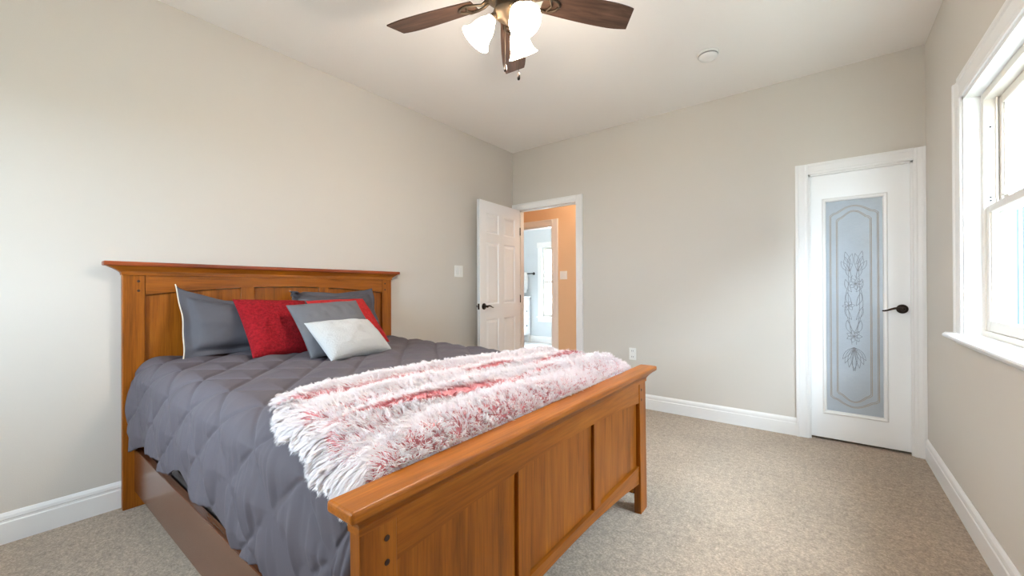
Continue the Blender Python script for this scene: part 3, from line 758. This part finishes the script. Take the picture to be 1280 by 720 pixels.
    fq = np.concatenate([np.stack([b0+2*k, b0+2*k+1, b0+2*k+3, b0+2*k+2], -1) for k in range(3)], 0)
    verts = np.concatenate([base.reshape(-1, 3), SV.reshape(-1, 3)]); faces = np.concatenate([q, fq])
    me = bpy.data.meshes.new('fur_throw')
    me.vertices.add(len(verts)); me.vertices.foreach_set('co', verts.astype(np.float32).ravel())
    me.loops.add(faces.size); me.loops.foreach_set('vertex_index', faces.astype(np.int32).ravel())
    me.polygons.add(len(faces)); me.polygons.foreach_set('loop_start', np.arange(0, faces.size, 4, dtype=np.int32))
    me.update(calc_edges=True); me.validate()
    me.shade_smooth()
    at = me.attributes.new('along', 'FLOAT', 'POINT')
    along = np.concatenate([np.zeros(nb), np.tile(np.repeat([0, .35, .7, 1.], 2), n)]); at.data.foreach_set('value', along.astype(np.float32))
    pk = np.clip(.02+.9*part*open_+.9*np.clip(vnoise(sU*13, sV*5, 51)-.62, 0, 1), 0, .8)
    at2 = me.attributes.new('dye', 'FLOAT', 'POINT')
    dye = np.concatenate([np.full(nb, .25), np.repeat(pk, 8)]); at2.data.foreach_set('value', dye.astype(np.float32))
    m = bpy.data.materials.new('dyed_fur'); m.use_nodes = True; nt = m.node_tree; bs = nt.nodes['Principled BSDF']
    bs.inputs['Roughness'].default_value = .7; bs.inputs['Specular IOR Level'].default_value = .25; bs.inputs['Sheen Weight'].default_value = .2
    a1 = nt.nodes.new('ShaderNodeAttribute'); a1.attribute_name = 'along'; a2 = nt.nodes.new('ShaderNodeAttribute'); a2.attribute_name = 'dye'
    # pink up to a height along the hair set by dye
    sb = nt.nodes.new('ShaderNodeMath'); sb.operation = 'SUBTRACT'; nt.links.new(a2.outputs['Fac'], sb.inputs[0]); nt.links.new(a1.outputs['Fac'], sb.inputs[1])
    mr = nt.nodes.new('ShaderNodeMapRange'); mr.inputs[1].default_value = -.15; mr.inputs[2].default_value = .30; nt.links.new(sb.outputs[0], mr.inputs[0])
    mx = nt.nodes.new('ShaderNodeMix'); mx.data_type = 'RGBA'; mx.inputs[6].default_value = srgb(252, 248, 250); mx.inputs[7].default_value = srgb(206, 108, 114)
    nt.links.new(mr.outputs[0], mx.inputs[0]); nt.links.new(mx.outputs[2], bs.inputs['Base Color'])
    me.materials.append(m)
    o = bpy.data.objects.new('fur_throw', me); link(o); onbed(o)
    o['label'] = 'shaggy white and pink fur throw across the foot of the bed'; o['category'] = 'throw blanket'
throw()

# ------------------------------------------------------------------ pillows
def pillow(name, X, Y, yaw, lean, roll, w_, h_, th, m, label, cat, group=None, flange=0, piping=None, sag=.0, droop=0., ruffle=0., seed=1, rnd=2.6, zb=.766):
    """pillow standing on the comforter at bottom-left corner (X,Y) of the bed frame; local x across, y up, z = front"""
    a = Vector((-math.sin(yaw), math.cos(yaw), 0)); nrm = Vector((math.cos(yaw), math.sin(yaw), 0))
    u = Vector((0, 0, 1))*math.cos(lean)-nrm*math.sin(lean)
    ax = a*math.cos(roll)+u*math.sin(roll); ux = u*math.cos(roll)-a*math.sin(roll); fx = ax.cross(ux)
    org = Vector((X, Y, zb))+ax*(w_/2)
    nU, nV = 56, 44
    rows = []
    s = np.linspace(-1, 1, nU); t = np.linspace(-1, 1, nV)
    Sx, Tx = np.meshgrid(s, t, indexing='ij')
    fl_x, fl_y = (flange/(w_/2), flange/(h_/2)) if flange else (0, 0)
    Si = np.clip(Sx/(1-fl_x), -1, 1); Ti = np.clip(Tx/(1-fl_y), -1, 1)
    k = (1-np.abs(Si)**rnd)*(1-np.abs(Ti)**rnd); T = th/2*np.clip(k, 0, 1)**(.40 if flange else .52)
    # edges pull in between the corners
    pull = .045
    xx = Sx*w_/2*(1-pull*(1-Tx**2)*np.abs(Sx)**3); yy = Tx*h_/2*(1-pull*(1-Sx**2)*np.abs(Tx)**3)
    yy = yy-sag*(1-Sx**2)*(Tx > -2)*np.clip((Tx+1)/2, 0, 1)
    yy = yy-droop*((Sx+1)/2)**.5*np.clip((Tx+1)/2, 0, 1)
    wr = .012*(vnoise(Sx*3+seed*7, Tx*3, seed)-.5)+.006*(vnoise(Sx*7+seed*3, Tx*6, seed+1)-.5)
    edge = np.clip(np.minimum(1-np.abs(Sx), 1-np.abs(Tx))*6, 0, 1)
    wav = (.010*np.sin(Tx*7+seed)*np.abs(Sx)**4+.008*np.sin(Sx*9+seed)*np.abs(Tx)**4) if flange else 0
    if ruffle: wav = wav+ruffle*np.exp(-((Sx+1)/.22)**2-((Tx-1)/.3)**2)*(1.2+np.sin(Tx*40+Sx*22)); yy = yy+ruffle*.8*np.exp(-((Sx+.9)/.16)**2-((Tx-1)/.5)**2)*-1.5
    front = np.stack([xx, yy, T+wr*edge+wav+.0015], -1); back = np.stack([xx, yy, -T*.85+wav-.0015], -1)
    verts = np.concatenate([front.reshape(-1, 3), back.reshape(-1, 3)]); nb = nU*nV
    idx = np.arange(nb).reshape(nU, nV); q = np.stack([idx[:-1, :-1], idx[1:, :-1], idx[1:, 1:], idx[:-1, 1:]], -1).reshape(-1, 4)
    ring = np.concatenate([idx[:, 0], idx[-1, 1:], idx[-2::-1, -1], idx[0, -2:0:-1]]); r2_ = np.roll(ring, -1)
    sq = np.stack([ring, ring+nb, r2_+nb, r2_], -1)
    faces = np.concatenate([q, q[:, ::-1]+nb, sq])
    # rest the bottom edge on the comforter: origin is the bottom edge centre
    verts[:, 1] += h_/2
    me = bpy.data.meshes.new(name); me.from_pydata(verts.tolist(), [], faces.tolist()); me.update(); me.shade_smooth(); me.materials.append(m)
    o = bpy.data.objects.new(name, me); link(o)
    loc = Matrix(((ax.x, ux.x, fx.x, org.x), (ax.y, ux.y, fx.y, org.y), (ax.z, ux.z, fx.z, org.z), (0, 0, 0, 1)))
    o.matrix_world = Matrix.Translation((BX, BYY, 0)) @ Matrix.Rotation(BTH, 4, 'Z') @ loc
    o['label'] = label; o['category'] = cat
    if group: o['group'] = group
    if piping:
        loop = front.reshape(-1, 3)[ring]*.5+back.reshape(-1, 3)[ring]*.5; loop[:, 1] += h_/2
        side_ = front[0]*.5+back[0]*.5; side_[:, 1] += h_/2
        bm = bmesh.new(); tube(bm, [tuple(p) for p in (side_ if flange else np.concatenate([loop, loop[:1]]))], .0032, 6, cap=False)
        obj('piping', bm, piping, o, True)
    return o
m_sham = mat('grey_sham_cloth', srgb(84, 83, 90), .65, spec=.3, bump=(18, .25))
m_cream = mat('cream_piping', srgb(214, 204, 188), .7)
m_gpip = mat('grey_piping', srgb(92, 90, 96), .7)
m_red = mat('red_chenille', srgb(148, 24, 34), .8, spec=.15, bump=(150, .9), var=(70, .30))
m_red2 = mat('red_chenille_bright', srgb(178, 42, 44), .8, spec=.15, bump=(150, .7), var=(70, .22))
m_grey = mat('grey_cushion_cloth', srgb(100, 101, 107), .8, bump=(35, .25))
m_pale = mat('pale_plush', srgb(190, 194, 198), .9, sheen=.15, bump=(160, .5))
pillow('pillow_sham', .185, .205, 0.0, .36, 0, .62, .425, .15, m_sham, 'dark grey sham with cream piped edge at the left end of the headboard', 'pillow', 'grey pillow shams', .045, m_cream, .02, .115, 0, 1)
pillow('pillow_sham', .16, .80, 0.0, .33, 0, .64, .40, .14, m_sham, 'dark grey sham behind the right-hand red cushion, partly hidden', 'pillow', 'grey pillow shams', .045, m_gpip, .03, 0, .030, 4)
pillow('throw_pillow', .445, .436, .09, .74, -.06, .42, .42, .12, m_red, 'left deep red textured cushion leaning on the piped grey sham', 'cushion', 'red cushions', seed=7, zb=.768)
pillow('throw_pillow', .50, .850, .022, .80, .02, .42, .42, .12, m_red2, 'right brighter red cushion tucked behind the square grey cushion', 'cushion', 'red cushions', seed=9)
pillow('throw_pillow', .700, .620, -.14, .86, .07, .42, .42, .11, m_grey, 'square mid-grey cushion between the red cushions and the pale lumbar cushion', 'cushion', seed=12, piping=m_grey)
pillow('lumbar_pillow', .865, .640, .20, .86, -.03, .44, .285, .12, m_pale, 'small pale grey rectangular cushion in front of all the others', 'cushion', seed=15)

# ------------------------------------------------------------------ ceiling fan
FX, FY, FZ = -1.1236, 1.426, 2.45
fan = thing('ceiling_fan', 'bronze ceiling fan with walnut blades and three lit frosted shades', 'ceiling fan', (FX, FY, H))
def fp(name, bm, m, parent=fan, smooth=True, **k): return obj(name, bm, m, parent, smooth, **k)
zr = FZ-H
bm = bmesh.new(); lathe(bm, [(0, 0), (.07, 0), (.07, -.012), (.055, -.04), (.03, -.055), (.02, -.06), (0, -.06)], 28); fp('canopy', bm, M['antique'])
bm = bmesh.new(); tube(bm, [(0, 0, -.05), (0, 0, zr+.10)], .013, 12); fp('downrod', bm, M['antique'])
bm = bmesh.new(); lathe(bm, [(0, zr+.115), (.03, zr+.115), (.05, zr+.10), (.095, zr+.085), (.115, zr+.06), (.118, zr+.03), (.105, zr+.005), (.075, zr-.012), (.06, zr-.016), (0, zr-.016)], 36); fp('motor_housing', bm, M['antique'])
bm = bmesh.new(); lathe(bm, [(0, zr-.016), (.05, zr-.016), (.055, zr-.03), (.05, zr-.05), (.062, zr-.06), (.066, zr-.075), (.05, zr-.095), (.025, zr-.105), (.012, zr-.115), (.008, zr-.125), (0, zr-.127)], 30); fp('light_kit', bm, M['antique'])
for k in range(5):
    ang = R(124.3-72*k)
    bm = bmesh.new(); pts = []
    n = 22
    def hw(t): return .048+.020*math.sin(min(1, t/.75)*math.pi/2)-.012*max(0, (t-.75)/.25)**2
    topv, botv = [], []
    Mx = Matrix.Rotation(ang, 4, 'Z') @ Matrix.Translation((0, 0, zr)) @ Matrix.Rotation(R(-12), 4, 'X')
    out = []
    for i in range(n+1):
        t = i/n; out.append((.165+.46*t, hw(t)))
    low = [(.165+.46*(i/n)*.955, -hw(i/n)) for i in range(n+1)]
    poly = out+low[::-1]
    prism(bm, poly, 2, -.003, .003)
    me_o = fp('blade', bm, M['blade'], smooth=False); me_o.matrix_local = Mx
    bm = bmesh.new()                                        # openwork iron
    for s in (-1, 1):
        tube(bm, [(.09, s*.012, .006), (.125, s*.014, -.010), (.16, s*.028, -.010), (.20, s*.036, -.008), (.235, s*.020, -.007), (.248, 0, -.007)], [.008, .007, .006, .006, .006, .006], 8)
    tube(bm, [(.19, -.034, -.008), (.21, 0, -.009), (.19, .034, -.008)], .005, 8)
    fp('blade_iron', bm, M['antique'], me_o)
m_shade = emit('lit_frosted_glass', (1, .84, .62, 1), 11.0, srgb(255, 244, 225))
m_bulb = emit('lit_bulb', (1, .82, .58, 1), 25.0)
for k, aw in enumerate((217.8, 97.8, -22.2)):
    d_ = Vector((math.cos(R(aw)), math.sin(R(aw)), 0))
    neck = d_*.062+Vector((0, 0, zr-.085)); ax = (d_*.62+Vector((0, 0, -1))*.80).normalized()
    bm = bmesh.new(); tube(bm, [d_*.045+Vector((0, 0, zr-.070)), neck, neck+ax*.022], [.013, .014, .020], 12); arm = fp('lamp_arm', bm, M['antique'])
    st = neck+ax*.018; q = ax.to_track_quat('Z', 'Y').to_matrix().to_4x4(); mtx = Matrix.Translation(st) @ q
    bm = bmesh.new(); pf = [(.022, 0), (.026, .012), (.040, .035), (.048, .060), (.052, .085), (.060, .105), (.072, .120)]
    lathe(bm, pf+[(r_-.003, z_) for r_, z_ in pf[::-1]], 28, mtx); fp('lamp_shade', bm, m_shade, arm, label='glowing frosted glass bell shade')
    bm = bmesh.new(); lathe(bm, [(0, .012), (.012, .014), (.013, .035), (.026, .06), (.029, .078), (.022, .096), (0, .105)], 16, mtx); fp('bulb', bm, m_bulb, arm, label='lit bulb')
    lp = lamp('fan_lamp', Vector((FX, FY, H))+st+ax*.135, FANW*(1.35, 1.3, .35)[k], (1, .91, .82), .05)
for (dx, dy, zl) in ((.030, .040, -.655), (-.052, .045, -.588)):
    v = Vector((dx, dy, 0)); bm = bmesh.new()
    tube(bm, [v+Vector((0, 0, zr-.08)), v+Vector((0, 0, zl+.03))], .0013, 6); ch = fp('pull_chain', bm, M['antique'])
    bm = bmesh.new(); lathe(bm, [(0, zl+.032), (.003, zl+.030), (.007, zl+.018), (.0075, zl+.004), (.005, zl-.004), (0, zl-.005)], 12, Matrix.Translation(v)); fp('chain_pull', bm, M['bronze'], ch)

# ------------------------------------------------------------------ small fittings
sd = thing('smoke_detector', 'round white smoke detector on the ceiling near the closet', 'smoke detector', (-.624, 3.008, H))
bm = bmesh.new(); lathe(bm, [(0, 0), (.068, 0), (.068, -.008), (.06, -.010), (.06, -.024), (.052, -.034), (.03, -.038), (0, -.039)], 32); obj('housing', bm, M['plate'], sd, True)
bm = bmesh.new(); lathe(bm, [(.061, -.012), (.0615, -.014), (.0615, -.019), (.061, -.021)], 32); obj('vent_ring', bm, mat('grey_plastic', srgb(150, 150, 150), .5), sd, True)
def switch(name, label, cat, loc, rz, kinds):
    """wall plate facing local -y"""
    o = thing(name, label, cat, loc, rz); n = len(kinds); wp = .07+.046*(n-1)
    obj('wall_plate', B(-wp/2, wp/2, -.006, 0, -.058, .058, .003, 2), M['plate'], o)
    for i, k in enumerate(kinds):
        cx = (i-(n-1)/2)*.046
        if k == 'rocker':
            bm = bmesh.new(); prism(bm, [(-.006, -.032), (-.012, -.032), (-.0075, .032), (-.006, .032)], 0, cx-.016, cx+.016); obj('rocker', bm, M['white'], o)
        else:
            for s in (-1, 1):
                bm = B(cx-.017, cx+.017, -.009, -.006, s*.028-.016, s*.028+.016, .002, 1); sk = obj('socket', bm, M['white'], o)
                bm = B(cx-.009, cx-.006, -.0095, -.0088, s*.028-.004, s*.028+.008); box(bm, cx+.006, cx+.009, -.0095, -.0088, s*.028-.004, s*.028+.008); obj('slot', bm, M['gap'], sk)
    return o
switch('light_switch', 'white double light switch on the left wall beside the open door', 'light switch', (XL, 2.881, 1.313), R(90), ['rocker', 'rocker'])
switch('wall_outlet', 'white wall outlet low on the far wall above the footboard end', 'outlet', (-1.464, YF, .503), 0, ['outlet'])
switch('light_switch', 'white light switch on the warm-lit hall wall beyond the doorway', 'light switch', (-2.885, HY, 1.323), 0, ['rocker', 'rocker'])
